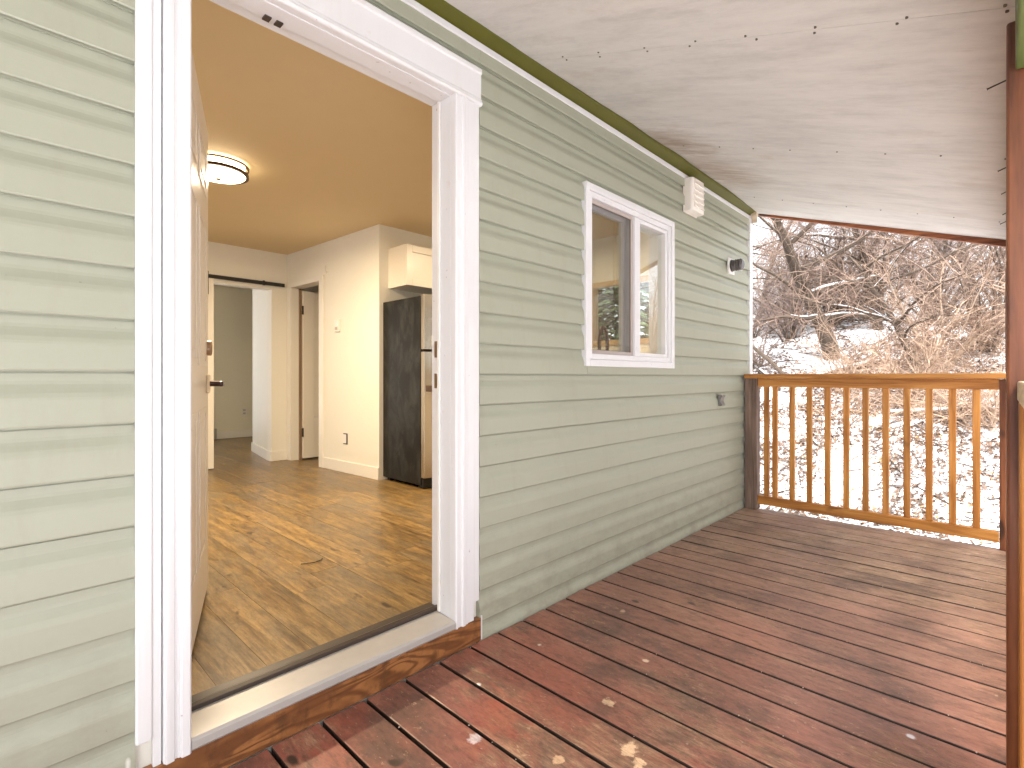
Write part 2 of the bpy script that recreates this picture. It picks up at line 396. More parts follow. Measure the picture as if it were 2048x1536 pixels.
def tag(o, label, cat, group=None, kind=None):
    if label: o['label'] = label
    if cat: o['category'] = cat
    if group: o['group'] = group
    if kind: o['kind'] = kind
    return o
def struct(o): o['kind'] = 'structure'; return o
def thing(name, label, cat, loc, group=None):
    o = bpy.data.objects.new(name, None); COL.objects.link(o); o.location = loc; o.empty_display_size = .1
    ORI[o.name] = Vector(loc); return tag(o, label, cat, group)
def bx(name, mat, parent, *a, bevel=0, **k): return MB().box(*a).build(name, mat, parent, bevel, **k)
def twin(o, dx=0, dy=0, dz=0):
    """another part sharing o's mesh, shifted"""
    c = o.copy(); COL.objects.link(c); c.parent = o.parent
    c.location = (o.location.x+dx, o.location.y+dy, o.location.z+dz); ORI[c.name] = ORI[o.name]+Vector((dx, dy, dz)); return c

# ------------------------------------------------------------------ terrain
def hill(x, y):
    if x < 5.2: h = -.62
    else:
        t = x-5.2; h = -.62+.36*(t if t < 8.2 else 8.2+(t-8.2)*.10)*min(1, t/1.6)
    if x > 5: h += .02*(y)*min(1, (x-5)/4)
    if y < -2.5: h = min(h, -.62+max(0, x-5.2)*.20)+max(0, -y-7)*.10
    h += .10*noise.noise(Vector((x*.5, y*.5, 0)))+.035*noise.noise(Vector((x*2, y*2, 3)))
    return h
g = MB()
xs = [-60+5*i for i in range(12)]+[i*.35 for i in range(0, 86)]+[31+4*i for i in range(20)]
ys = [-70+5*i for i in range(12)]+[-10+.4*i for i in range(56)]+[13+5*i for i in range(16)]
nx, ny = len(xs), len(ys)
for x in xs:
    for y in ys: g.v.append((x, y, hill(x, y)))
for i in range(nx-1):
    for j in range(ny-1): g.f.append((i*ny+j, (i+1)*ny+j, (i+1)*ny+j+1, i*ny+j+1))
gr = g.build('ground', M['snow'], smooth=True, origin=(0, 0, 0)); struct(gr)

# ------------------------------------------------------------------ house shell
HX0, HX1, HY1 = -3.4, 4.53, 7.45
house = thing('house', 'sage green vinyl sided house with white trim behind the red porch deck', 'house', (.6, 3.6, -.5))
wl = MB()   # exterior front wall with door and window openings
wl.box(HX0, .345, .004, .135, -.5, 2.62); wl.box(.345, 1.322, .004, .135, 2.215, 2.62); wl.box(1.322, 2.17, .004, .135, -.5, 2.62)
wl.box(2.17, 3.09, .004, .135, -.5, 1.16); wl.box(2.17, 3.09, .004, .135, 2.05, 2.62); wl.box(3.09, HX1, .004, .135, -.5, 2.62)
wl.box(.345, 1.322, .004, .135, -.5, -.01)
wl.build('front_wall', M['wall'], house)
we = MB()   # right end wall, kitchen window in it
we.box(4.42, HX1, .1352, .42, -.5, 2.62); we.box(4.42, HX1, .42, 1.56, -.5, 1.40); we.box(4.42, HX1, .42, 1.56, 2.05, 2.62); we.box(4.42, HX1, 1.56, HY1, -.5, 2.62)
we.build('end_wall', M['wall'], house)
wb = MB(); wb.box(HX0, -.6, 7.22, HY1, -.5, 2.62); wb.box(-.6, 2.25, 7.22, HY1, -.5, .14); wb.box(-.6, 2.25, 7.22, HY1, 2.4, 2.62); wb.box(2.25, 4.4195, 7.22, HY1, -.5, 2.62); wb.build('back_wall', M['far'], house)  # unseen wide opening added to bring daylight to the passage wall and floor
wf = MB()   # left wall with two large windows
wf.box(HX0, HX0+.13, .1352, .9, -.5, 2.62); wf.box(HX0, HX0+.13, .9, 3.7, -.5, .75); wf.box(HX0, HX0+.13, .9, 3.7, 2.3, 2.62)
wf.box(HX0, HX0+.13, 3.7, 4.9, -.5, 2.62); wf.box(HX0, HX0+.13, 4.9, 6.9, -.5, .8); wf.box(HX0, HX0+.13, 4.9, 6.9, 2.3, 2.62); wf.box(HX0, HX0+.13, 6.9, 7.2195, -.5, 2.62)
wf.build('side_wall', M['far'], house)
bx('roof', M['shingle'], house, HX0-.3, 4.75, -.02, HY1+.4, 2.63, 2.75)
for y0, y1, z0 in ((.9, 3.7, .75), (4.9, 6.9, .8)):
    w = MB(); X = HX0+.03
    w.box(X, X+.07, y0, y1, z0, z0+.06); w.box(X, X+.07, y0, y1, 2.24, 2.3); w.box(X, X+.07, y0, y0+.06, z0+.061, 2.239)
    w.box(X, X+.07, y1-.06, y1, z0+.061, 2.239); w.box(X+.01, X+.06, (y0+y1)/2-.03, (y0+y1)/2+.03, z0+.061, 2.239)
    w.build('window', M['base'], house)

# siding: dutch lap, two courses to a panel; lines counted from z = 1.0897
E0 = .127
def prof(z):                                  # face depth at height z above the lap's butt
    ks = ((0, -.0210), (.060, -.0195), (.066, -.0186), (.076, -.0155), (.088, -.0095), (.096, -.0062), (.104, -.0048), (.127, -.0042))
    for (a, ya), (b, yb) in zip(ks, ks[1:]):
        if z <= b: return ya+(yb-ya)*(z-a)/(b-a)
    return -.0042
def lap_piece(m, x0, x1, zb, za, zc, off=0.0):
    za = max(za, zb); zc = min(zc, zb+E0); full = zc > zb+E0-.001
    if full: zc = zb+E0-.0056
    if zc-za < .004: return
    zz = sorted({za-zb, zc-zb}|{q for q in (.004, .060, .066, .076, .088, .096, .104) if za-zb < q < zc-zb})
    pts = [(prof(q)+.0035-off+(.002 if q == 0 else 0), zb+q) for q in zz]
    if full: pts += [(.0030, zb+E0-.0056), (.0030, zb+E0-.0001)]
    if za == zb: pts += [(.0035, pts[-1][1]), (.0035, zb), (-.0001, zb), (-.0001, zb+.010), (-.0153, zb+.010), (-.0153, zb)]
    else: pts += [(.0035, pts[-1][1]), (.0035, za)]
    m.prism(pts, 0, x0, x1)
zbot = 1.0897-10*E0+E0*2-E0*2                 # butt line of the lowest full panel
WX0, WX1, WZ0, WZ1 = 2.165, 3.09, 1.15, 2.06
def spans(zb):
    """x-intervals of siding for a course (with clipped z ranges)"""
    out = []
    def seg(x0, x1, z0, z1):
        if z1-z0 > .004: out.append((x0, x1, max(z0, -.35), z1))
    zt = min(zb+E0, 2.430)
    if zb > 2.42: return out
    seg(HX0, .268, zb, zt)
    if zt > 2.33: seg(.2682, 1.4138, max(zb, 2.322), zt)
    lo, hi = 1.414, 4.512
    if zt <= WZ0 or zb >= WZ1: seg(lo, hi, zb, zt)
    else:
        seg(lo, WX0, zb, zt); seg(WX1, hi, zb, zt)
        if zb < WZ0: seg(WX0, WX1, zb, WZ0)
        if zt > WZ1: seg(WX0, WX1, WZ1, zt)
    return out
rs = random.Random(5)
joints = [3.20, 2.20, 2.50, 3.12, 2.46, 2.46+.0, 3.4, 1.75, 2.9, 2.2, 3.3]
for pnl in range(-2, 12):
    zb = .0737-.254*0+.254*(pnl)              # every second line is a panel joint
    jx = joints[pnl % len(joints)]
    left, mid, right = MB(), MB(), MB()
    gapm = .0012
    for lap in (0, 1):
        z = zb+lap*E0
        for (x0, x1, z0, z1) in spans(z):
            for (a, b, m, off) in ((x0, min(x1, .268), 'L', 0), (max(x0, .2682), x1, 'R', 0)):
                if b-a < .003: continue
                if m == 'L': lap_piece(left, a, b, z, z0, z1)
                else:
                    if b <= WX0+.001: lap_piece(mid, a, b, z, z0, z1)
                    elif a < jx-.05 and b > jx+.05:
                        lap_piece(right, a, jx, z, z0, z1, .0016); lap_piece(right, jx+.0004, b, z, z0, z1)
                    else: lap_piece(right, a, b, z, z0, z1)
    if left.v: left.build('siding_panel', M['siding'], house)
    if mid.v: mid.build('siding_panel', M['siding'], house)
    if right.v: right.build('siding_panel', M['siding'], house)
# corner post, top strip, starter pieces
MB().prism([(4.497, -.001), (4.497, -.022), (4.507, -.026), (4.556, -.026), (4.560, -.022), (4.560, .06), (4.513, .06), (4.513, -.001)], 2, -.35, 2.4415).build('corner_trim', M['trim'], house)
MB().prism([(-.001, 2.413), (-.020, 2.413), (-.022, 2.417), (-.022, 2.4395), (-.001, 2.4415)], 0, HX0, 4.556).build('top_trim', M['trim'], house)

# ------------------------------------------------------------------ kitchen window (front wall)
kw = MB()
def rect_frame(m, x0, x1, z0, z1, w, y0, y1, wb=None):
    wb = wb or w
    m.box(x0, x0+w, y0, y1, z0, z1); m.box(x1-w, x1, y0, y1, z0, z1)
    m.box(x0+w, x1-w, y0, y1, z0, z0+wb); m.box(x0+w, x1-w, y0, y1, z1-w, z1); return m
win = rect_frame(MB(), 2.14, 3.116, 1.132, 2.078, .036, -.030, .02).build('window', M['trim'], house, bevel=.003, label='white framed sliding kitchen window with a screen on its left half')
rect_frame(MB(), 2.1765, 3.0795, 1.1685, 2.0415, .030, -.020, .12).build('inner_frame', M['trim'], win, bevel=.002)
MB().box(2.640, 2.690, -.016, .06, 1.199, 2.011).build('meeting_rail', M['trim'], win, bevel=.003)
rect_frame(MB(), 2.691, 3.049, 1.199, 2.011, .022, -.010, .05).build('fixed_sash', M['trim'], win, bevel=.002)
rect_frame(MB(), 2.207, 2.639, 1.199, 2.011, .020, -.004, .008).build('screen_frame', flat('taupe_screen_frame', (.42, .36, .33), .5), win, bevel=.001)
MB().box(2.2275, 2.6185, .001, .0025, 1.2195, 1.9905).build('screen', M['screen'], win)
rect_frame(MB(), 2.207, 2.639, 1.199, 2.011, .028, .045, .075).build('sliding_sash', M['trim'], win, bevel=.002)
MB().box(2.236, 2.611, .058, .064, 1.228, 1.982).build('pane', M['glass'], win)
MB().box(2.7135, 3.0265, .018, .024, 1.2215, 1.9885).build('pane', M['glass'], win)
# end window (seen through the glass)
ew = MB(); ew.box(4.405, 4.50, .42, .48, 1.40, 2.05); ew.box(4.405, 4.50, 1.50, 1.56, 1.40, 2.05); ew.box(4.405, 4.50, .4805, 1.4995, 1.40, 1.45); ew.box(4.405, 4.50, .4805, 1.4995, 2.0, 2.05)
ewo = ew.build('window', flat('tan_window_frame', (.55, .40, .22), .5), house)
MB().box(4.45, 4.455, .481, 1.499, 1.451, 1.999).build('pane', m_glass('end_glass', 1.0), ewo)

# ------------------------------------------------------------------ entry: casing, jambs, threshold, kick board
cas = MB()
def casing_xy(s, x):                          # mirrored about the doorway; s=+1 right, -1 left ; x measured outward from jamb
    return (1.277+x) if s > 0 else (.384-x)
outer = []
for s in (1, -1):
    P = lambda a, y: (casing_xy(s, a), y)
    zb = .168
    MB().prism([P(.100, -.0005), P(.100, -.018), P(.104, -.0215), P(.130, -.0215), P(.134, -.018), P(.137, -.0005)] if s > 0 else
               [P(.082, -.0005), P(.082, -.019), P(.086, -.0225), P(.114, -.0225), P(.118, -.019), P(.116, -.0005)], 2, zb, 2.316).build('outer_casing', M['trim'], house, bevel=.0015)
    if s > 0:
        pr = [P(0, 0), P(0, -.030), P(.004, -.034), P(.010, -.034), P(.014, -.028), P(.030, -.028), P(.034, -.036), P(.046, -.036), P(.052, -.030), P(.064, -.030), P(.068, -.026), P(.0995, -.026), P(.0995, 0)]
    else:
        pr = [P(0, 0), P(0, -.030), P(.004, -.034), P(.022, -.034), P(.024, -.027), P(.028, -.027), P(.030, -.024), P(.036, -.024), P(.038, -.031), P(.050, -.033), P(.056, -.033), P(.059, -.026), P(.0605, -.026), P(.0605, -.006), P(.0640, -.006), P(.0640, -.018), P(.0815, -.018), P(.0815, 0)]
    MB().prism(pr, 2, .098 if s > 0 else .094, 2.178).build('brick_moulding', M['trim'], house, bevel=.001)
# head casing: wide board with bead
MB().prism([(-.0005, 2.1785), (-.026, 2.1785), (-.032, 2.181), (-.034, 2.190), (-.029, 2.196), (-.029, 2.203), (-.024, 2.208), (-.024, 2.306), (-.030, 2.310), (-.030, 2.326), (-.022, 2.334), (-.0005, 2.334)], 0, .262, 1.4185).build('head_casing', M['trim'], house, bevel=.002)
jf = MB()
jf.box(1.277, 1.3215, .0005, .075, .095, 2.2145); jf.box(1.289, 1.3215, .0755, .1345, .095, 2.2145)
jf.box(.346, .384, .0005, .060, .095, 2.2145); jf.box(.346, .372, .0605, .1345, .095, 2.2145)
jf.box(.3845, 1.2765, .0005, .075, 2.176, 2.2145); jf.box(.3725, 1.2885, .0755, .1345, 2.188, 2.2145)
jf.build('door_jamb', M['trim'], house, bevel=.0015)
MB().box(1.268, 1.2765, .060, .075, .14, 2.175).build('weather_strip', M['plastic'], house, bevel=.003)
MB().box(.3845, .394, .055, .070, .14, 2.175).build('weather_strip', flat('cream_strip', (.62, .52, .38), .6), house, bevel=.003)
MB().box(.3975, .4005, .070, .130, .14, 2.17).build('door_gasket', M['dark'], house)
for z0, z1 in ((1.155, 1.222), (1.030, 1.090)):
    sp = MB(); sp.box(1.2865, 1.2888, .088, .116, z0, z1); sp.build('strike_plate', M['brass'], house, bevel=.001)
MB().prism([(-.030, .098), (-.034, .104), (-.034, .124), (-.026, .130), (.085, .137), (.085, .098)], 0, .3845, 1.2765).build('threshold', M['sill'], house, bevel=.0015)
MB().prism([(.0855, .098), (.0855, .148), (.100, .152), (.116, .144), (.150, .146), (.150, .098)], 0, .3725, 1.2885).build('threshold_gasket', M['gasket'], house, bevel=.001)
MB().box(.283, 1.419, -.022, .003, .001, .0935).build('kick_board', M['kick'], house, bevel=.002)
MB().box(1.4195, 1.4255, -.022, -.0005, .004, .100).build('kick_board_end_trim', M['trim'], house)
MB().box(.236, .2825, -.020, -.0165, .001, .088).build('patch_board', M['trim'], house)
# head strike remains on the head jamb
for x in (.60, .635):
    MB().box(x, x+.02, .055, .080, 2.171, 2.1758).build('latch_plate', M['gasket'], house)

# entry door, opened inwards
dphi = math.atan2(1.016-.150, .712-.405)
dn = Vector((math.sin(dphi), -math.cos(dphi), 0)); dt = Vector((math.cos(dphi), math.sin(dphi), 0)); d0 = Vector((.405, .150, 0))
def door_pts(lst): return [tuple(d0+dt*a+dn*b+Vector((0, 0, z))) for a, b, z in lst]
def door_box(m, a0, a1, b0, b1, z0, z1):
    return m.add(door_pts([(a0, b1, z0), (a1, b1, z0), (a1, b0, z0), (a0, b0, z0), (a0, b1, z1), (a1, b1, z1), (a1, b0, z1), (a0, b0, z1)]),
                 [(0, 3, 2, 1), (4, 5, 6, 7), (0, 1, 5, 4), (1, 2, 6, 5), (2, 3, 7, 6), (3, 0, 4, 7)])
DL = (Vector((.712, 1.016, 0))-d0).length
door = door_box(MB(), 0, DL, -.044, 0, .150, 2.172).build('front_door', M['doorp'], house, bevel=.002, label='cream front door with raised panels standing open inwards')
for c0, c1 in ((.11, .40), (.50, .79)):
    for z0, z1 in ((.36, .95), (1.12, 1.72), (1.84, 2.03)):
        fr = MB(); door_box(fr, c0, c1, 0, .0035, z0, z0+.022); door_box(fr, c0, c1, 0, .0035, z1-.022, z1)
        door_box(fr, c0, c0+.022, 0, .0035, z0+.0221, z1-.0221); door_box(fr, c1-.022, c1, 0, .0035, z0+.0221, z1-.0221)
        door_box(fr, c0+.05, c1-.05, 0, .0025, z0+.05, z1-.05)
        fr.build('door_panel', M['doorp'], door, bevel=.002)
def on_door(a, b, z): return tuple(d0+dt*a+dn*b+Vector((0, 0, z)))
aR = DL-.065
MB().tube([on_door(aR, 0, 1.203), on_door(aR, .016, 1.203), on_door(aR, .020, 1.203)], [.033, .033, .026], 20).build('deadbolt', flat('tarnished_brass', (.32, .22, .14), .4, .6), door)
rz = MB(); door_box(rz, aR-.030, aR+.030, 0, .012, 1.005, 1.088); rz.build('rose_plate', flat('cream_rose', (.75, .62, .42), .4), door, bevel=.006)
hd = MB(); hd.tube([on_door(aR, .012, 1.047), on_door(aR, .062, 1.047)], [.012, .012], 14); hd.build('handle', M['bron2'], door, smooth=False)
hd = MB(); door_box(hd, aR-.115, aR+.014, .052, .068, 1.036, 1.058); hd.build('handle', M['bron2'], door, bevel=.005)
for z in (1.92, 1.165, .37):
    MB().box(.3725, .376, .085, .1335, z, z+.09).build('hinge', M['zinc'], house)

# ------------------------------------------------------------------ interior
FL = .12; CE = 2.50
floor = struct(bx('floor', M['floor'], None, HX0+.13, 4.419, .1505, 7.2195, -.1, FL-.006))
rp = random.Random(3)
pw = .152
planks = 0
for k in range(0, 24):
    x0 = -.1+k*pw
    if x0+pw > 3.35: continue
    y = .1505-rp.random()*1.0 if k else .1505
    y = .1505
    ln = .35+rp.random()*.9
    while y < 7.2 and planks < 290:
        y1 = min(7.2, y+ln)
        if y1-y > .05:
            bx('plank', M['floor'], floor, x0+.0004, x0+pw-.0004, y+.0004, y1-.0004, FL-.0058, FL+rp.uniform(-.0004, .0004), bevel=.0005); planks += 1
        y = y1; ln = 1.2
ceiling = struct(bx('ceiling', M['ceil'], None, HX0+.13, 4.419, .1352, 7.2195, CE, CE+.08))
def tx(y): return 2.574-.051*(y-2.62)         # thermostat wall line
TW = .12
tw = MB()
def tseg(m, y0, y1, z0, z1, t0=0, t1=TW): m.prism([(tx(y0)+t0, y0), (tx(y0)+t1, y0), (tx(y1)+t1, y1), (tx(y1)+t0, y1)], 2, z0, z1)
tseg(tw, 2.62, 3.70, FL, CE); tseg(tw, 3.70, 4.33, 2.105, CE); tseg(tw, 4.33, 4.56, FL, CE)
wt = struct(tw.build('wall_hallway', M['wall'], None))
tb = MB(); tseg(tb, 2.6195, 3.614, FL+.0005, FL+.115, -.012, -.0005); tb.build('baseboard', M['base'], wt, bevel=.003)
tb = MB(); tseg(tb, 3.615, 3.698, FL+.0005, 2.155, -.014, -.0005); tb.build('door_casing', M['base'], wt, bevel=.002)
# re-cut: the casing sits on the near side of the opening and on the far side
tb = MB(); tseg(tb, 4.335, 4.42, FL+.0005, 2.155, -.014, -.0005); tb.build('door_casing', M['base'], wt, bevel=.002)
tb = MB(); tseg(tb, 3.6985, 4.3345, 2.105, 2.155, -.014, -.0005); tb.build('door_casing', M['base'], wt, bevel=.002)
# wall behind the fridge
wk = MB(); wk.box(tx(2.62)+TW+.001, 4.419, 2.62, 2.74, FL, CE); struct(wk.build('wall_kitchen', M['wall'], None))
# barn door wall with opening
wbn = MB(); wbn.box(2.304, tx(4.44)-.001, 4.44, 4.56, FL, CE); wbn.box(1.15, 2.3035, 4.44, 4.56, 2.075, CE); wbn.box(HX0+.131, 1.1495, 4.44, 4.56, FL, CE)
wbo = struct(wbn.build('wall_barn_door', M['wall'], None))
MB().box(2.292, tx(4.44)-.002, 4.428, 4.4395, FL+.0005, FL+.115).build('baseboard', M['base'], wbo, bevel=.003)
MB().box(2.292, 2.3035, 4.4400, 4.56, FL+.0005, FL+.115).build('baseboard', M['base'], wbo, bevel=.003)
hw = MB(); hw.prism([(2.310, 4.561), (2.46, 5.47), (2.60, 5.47), (2.60, 4.561)], 2, FL, CE); ho = struct(hw.build('wall_passage', M['wall'], None))
hb = MB(); hb.prism([(2.297, 4.5605), (2.447, 5.482), (2.459, 5.471), (2.3098, 4.5605)], 2, FL+.0005, FL+.115); hb.build('baseboard', M['base'], ho, bevel=.002)
MB().box(.3, 4.41, 7.206, 7.2195, FL+.0005, FL+.11).build('baseboard', M['base'], wbo, bevel=.003)
# closet behind hall door
cl = MB(); cl.box(2.66, 3.75, 4.40, 4.46, FL, CE); cl.box(3.75, 3.80, 2.7405, 4.46, FL, CE); struct(cl.build('wall_closet', M['wall'], None))

# hall door standing open, with recessed panels
hdo = thing('panel_door', 'cream five panel interior door standing ajar in the hallway opening', 'door', (2.98, 4.26, FL))
hp = MB(); HXa, HXb, HYf = 2.590, 3.33, 4.262
zs = [(1.984+.0, 1.65), (1.526, 1.191), (1.074, .739), (.616, .281)]
hp.box(HXa, HXb, HYf+.008, HYf+.035, FL+.02, 2.075)
lf = hp.build('leaf', M['cabinet'], hdo, bevel=.001)
stl = MB(); stl.box(HXa, 2.722, HYf, HYf+.0078, FL+.02, 2.075); stl.box(3.20, HXb, HYf, HYf+.0078, FL+.02, 2.075)
edges = [2.075]+[v for p in zs for v in p]+[FL+.02]
for i in range(0, len(edges), 2): stl.box(2.7221, 3.1999, HYf, HYf+.0078, edges[i+1], edges[i])
stl.build('stile_and_rail', M['cabinet'], hdo, bevel=.002)
for z in (1.80, .39): MB().box(2.572, 2.592, 4.2525, 4.264, z, z+.10).build('hinge', M['gasket'], hdo, bevel=.002)
MB().box(2.566, 2.586, 4.298, 4.329, FL+.001, 2.10).build('stop_bead', flat('tan_bead', (.22, .14, .08), .5), hdo)

# barn door and its track
bd = thing('barn_door', 'white sliding barn door with only its edge showing past the front door', 'door', (1.2, 4.36, FL))
MB().box(.72, 1.685, 4.335, 4.375, FL+.012, 2.10).build('slab', M['base'], bd, bevel=.003)
for x in (.9, 1.612): MB().box(x, x+.022, 4.325, 4.3345, 1.93, 2.17).build('hanger_strap', M['black'], bd, bevel=.002)
tk = thing('barn_door_track', 'black steel barn door track across the opening head', 'track', (1.6, 4.41, 2.12))
MB().box(.65, 2.436, 4.398, 4.408, 2.112, 2.152).build('rail', M['black'], tk, bevel=.002)
for x in (.8, 1.4, 2.2): MB().box(x, x+.03, 4.408, 4.4395, 2.120, 2.144).build('spacer', M['black'], tk)
MB().box(2.19, 2.215, 4.39, 4.3978, 2.106, 2.158).build('stop', M['black'], tk)

# ceiling lamp
LX, LY = 1.10, 2.20
lam = thing('ceiling_lamp', 'lit round flush ceiling lamp with double bronze rings', 'lamp', (LX, LY, CE))
lr = .185
MB().lathe([(lr*.80, -.001), (lr*.86, -.012), (lr*.86, -.062), (lr*.9, -.066), (lr*.84, -.082), (lr*.55, -.098), (lr*.12, -.104)], (LX, LY, CE), 48).build('diffuser', LAMP, lam, smooth=True)
def ring(m, r0, r1, z0, z1, c, n=48):
    k = len(m.v)
    for (r, z) in ((r0, z0), (r1, z0), (r1, z1), (r0, z1)):
        for j in range(n):
            t = 2*math.pi*j/n; m.v.append((c[0]+math.cos(t)*r, c[1]+math.sin(t)*r, z))
    for i in range(4):
        for j in range(n):
            q = (j+1) % n; a = (i+1) % 4
            m.f.append((k+i*n+j, k+a*n+j, k+a*n+q, k+i*n+q))
    return m
ring(MB(), lr*.93, lr*1.0, CE-.026, CE-.014, (LX, LY)).build('upper_ring', M['bronze'], lam, smooth=False)
ring(MB(), lr*.88, lr*.985, CE-.078, CE-.060, (LX, LY)).build('lower_ring', M['bronze'], lam, smooth=False)
for i in range(6):
    a = i*math.pi/3+.35; MB().tube([(LX+math.cos(a)*lr*.95, LY+math.sin(a)*lr*.95, CE-.062), (LX+math.cos(a)*lr*.95, LY+math.sin(a)*lr*.95, CE-.026)], .003, 6).build('post', M['bronze'], lam)
MB().lathe([(.016, -.112), (.014, -.104)], (LX, LY, CE), 16).build('finial', M['bronze'], lam)
def lamp_light(name, x, y, z, e, r, parent=None):
    ld = bpy.data.lights.new(name, 'AREA'); ld.shape = 'DISK'; ld.size = r*2; ld.energy = e; ld.color = (1, .79, .53)
    lo = bpy.data.objects.new(name, ld); COL.objects.link(lo)
    if parent: lo.parent = parent; lo.location = Vector((x, y, z))-ORI[parent.name]
    else: lo.location = (x, y, z)
lamp_light('lamp_bulb', LX, LY, CE-.116, 24, .14, lam)
KX, KY = 3.35, 1.35
kl = thing('ceiling_lamp', 'small lit kitchen ceiling lamp glimpsed through the window glass', 'lamp', (KX, KY, CE))
MB().lathe([(.13, -.001), (.13, -.04), (.10, -.06), (.03, -.07)], (KX, KY, CE), 32).build('diffuser', LAMP, kl, smooth=True)
ring(MB(), .131, .142, CE-.035, CE-.001, (KX, KY)).build('ring', M['bronze'], kl)
lamp_light('lamp_bulb', KX, KY, CE-.085, 7, .10, kl)

# refrigerator
fr = thing('refrigerator', 'black sided refrigerator with stainless doors against the kitchen wall', 'refrigerator', (2.98, 2.34, FL))
FX0, FX1 = 2.612, 3.36
MB().box(FX0, FX1, 2.03, 2.615, FL+.03, 1.775).build('cabinet', M['fridge'], fr, bevel=.004)
for x in (FX0+.03, FX1-.07):
    for y in (2.06, 2.54): bx('foot', M['black'], fr, x, x+.04, y, y+.04, FL, FL+.0295)
MB().box(FX0+.01, FX1-.01, 2.0, 2.029, FL+.01, FL+.085).build('kick_grille', M['black'], fr)
def round_door(z0, z1):
    n = 10; pts = []
    for i in range(n+1):
        u = i/n; pts.append((FX0+.004+(FX1-FX0-.008)*u, 1.985-.035*math.sin(math.pi*u)**.45-.0))
    pts += [(FX1-.004, 2.028), (FX0+.004, 2.028)]
    return MB().prism(pts, 2, z0, z1)
round_door(FL+.095, 1.295).build('fridge_door', M['steel'], fr, bevel=.003)
round_door(1.315, 1.785).build('freezer_door', M['steel'], fr, bevel=.003)
MB().box(FX0+.01, FX1-.01, 2.000, 2.02, 1.2955, 1.3145).build('door_gap_seal', M['black'], fr)
for z0, z1 in ((.62, 1.27), (1.34, 1.70)):
    h = MB().tube([(2.70, 1.955, z0), (2.70, 1.915, z0+.03), (2.70, 1.905, (z0+z1)/2), (2.70, 1.915, z1-.03), (2.70, 1.955, z1)], .011, 10)
    h.build('handle', M['steel'], fr, smooth=True)
ca = thing('wall_cabinet', 'white shaker wall cabinet hung above the refrigerator', 'cabinet', (3.0, 2.47, 1.90))
MB().box(2.672, 3.44, 2.345, 2.6195, 1.912, 2.285).build('carcass', M['cabinet'], ca, bevel=.002)
for x0 in (2.674, 3.059):
    x1 = x0+.379; f = MB(); z0, z1 = 1.914, 2.283; s = .062
    f.box(x0, x0+s, 2.322, 2.3445, z0, z1); f.box(x1-s, x1, 2.322, 2.3445, z0, z1); f.box(x0+s+.0001, x1-s-.0001, 2.322, 2.3445, z0, z0+s); f.box(x0+s+.0001, x1-s-.0001, 2.322, 2.3445, z1-s, z1)
    f.box(x0+s+.0001, x1-s-.0001, 2.334, 2.3443, z0+s+.0001, z1-s-.0001); f.build('door', M['cabinet'], ca, bevel=.0015)

# small things on the interior walls
th = thing('thermostat', 'small white thermostat on the cream hallway wall', 'thermostat', (2.53, 3.33, 1.60))
tm = MB(); tseg(tm, 3.290, 3.372, 1.540, 1.662, -.022, -.0005); tm.build('body', M['plastic'], th, bevel=.004)
tm = MB(); tseg(tm, 3.308, 3.354, 1.560, 1.590, -.026, -.0222); tm.build('dial', flat('grey_dial', (.45, .40, .34), .5), th)
ol = thing('wall_outlet', 'low outlet with a dark outline right of the hallway door', 'outlet', (2.54, 3.19, .46))
tm = MB(); tseg(tm, 3.155, 3.228, .405, .515, -.006, -.0005); tm.build('cover_plate', M['gasket'], ol, bevel=.002)
tm = MB(); tseg(tm, 3.170, 3.232, .415, .505, -.0095, -.0062); tm.build('socket_face', M['plastic'], ol, bevel=.001)
hk = thing('wall_hook', 'tiny white hook high on the wall by the hallway door', 'hook', (2.52, 3.70, 2.2))
tm = MB(); tseg(tm, 3.57, 3.59, 2.17, 2.25, -.010, -.0005); tseg(tm, 3.545, 3.5695, 2.17, 2.185, -.014, -.0005); tm.build('body', M['base'], hk, bevel=.002)
ol = thing('wall_outlet', 'white outlet on the pale wall of the far room', 'outlet', (2.95, 7.21, .5))
MB().box(2.905, 2.985, 7.211, 7.2195, .46, .585).build('cover_plate', M['plastic'], ol, bevel=.002)
for z in (.485, .535): MB().box(2.925, 2.965, 7.2085, 7.2108, z, z+.030).build('socket', flat('socket_face_%d' % int(z*1000), (.45, .43, .36), .5), ol)
ol = thing('phone_jack', 'square grey jack box on the baseboard of the far room', 'jack', (2.5, 7.19, .2))
MB().box(2.44, 2.54, 7.180, 7.2055, .135, .285).build('box', flat('grey_box', (.42, .41, .36), .5), ol, bevel=.004)
tg = MB().tube([(1.135, 1.02, FL+.004), (1.16, 1.00, FL+.006), (1.19, .99, FL+.005), (1.225, .995, FL+.006), (1.25, 1.02, FL+.004)], .0025, 5).build('twig', M['gasket'])
tag(tg, 'thin dark curved twig lying on the wood floor', 'twig')

# kitchen behind the window
kc = thing('kitchen_counter', 'base cabinets with a brown counter below the kitchen window', 'counter', (3.2, .44, FL))
MB().box(1.75, 4.30, .16, .72, FL, .995).build('cabinet', M['cabinet'], kc)
MB().box(1.72, 4.32, .1355, .76, .9955, 1.03).build('worktop', M['counter'], kc, bevel=.004)
fa = thing('faucet', 'dark gooseneck faucet standing inside the kitchen window', 'faucet', (2.58, .27, 1.03))
fx, fy = 2.70, .27
MB().lathe([(.026, 0), (.026, .03), (.016, .04)], (fx, fy, 1.03), 16).build('base', M['bron2'], fa)
pts = [(fx, fy, 1.065), (fx, fy, 1.30)]+[(fx+.075*(1-math.cos(a)), fy+.02*(1-math.cos(a)), 1.30+.10*math.sin(a)) for a in [math.pi*i/10 for i in range(1, 11)]]+[(fx+.15, fy+.04, 1.20)]
MB().tube(pts, .011, 10).build('neck', M['bron2'], fa, smooth=True)

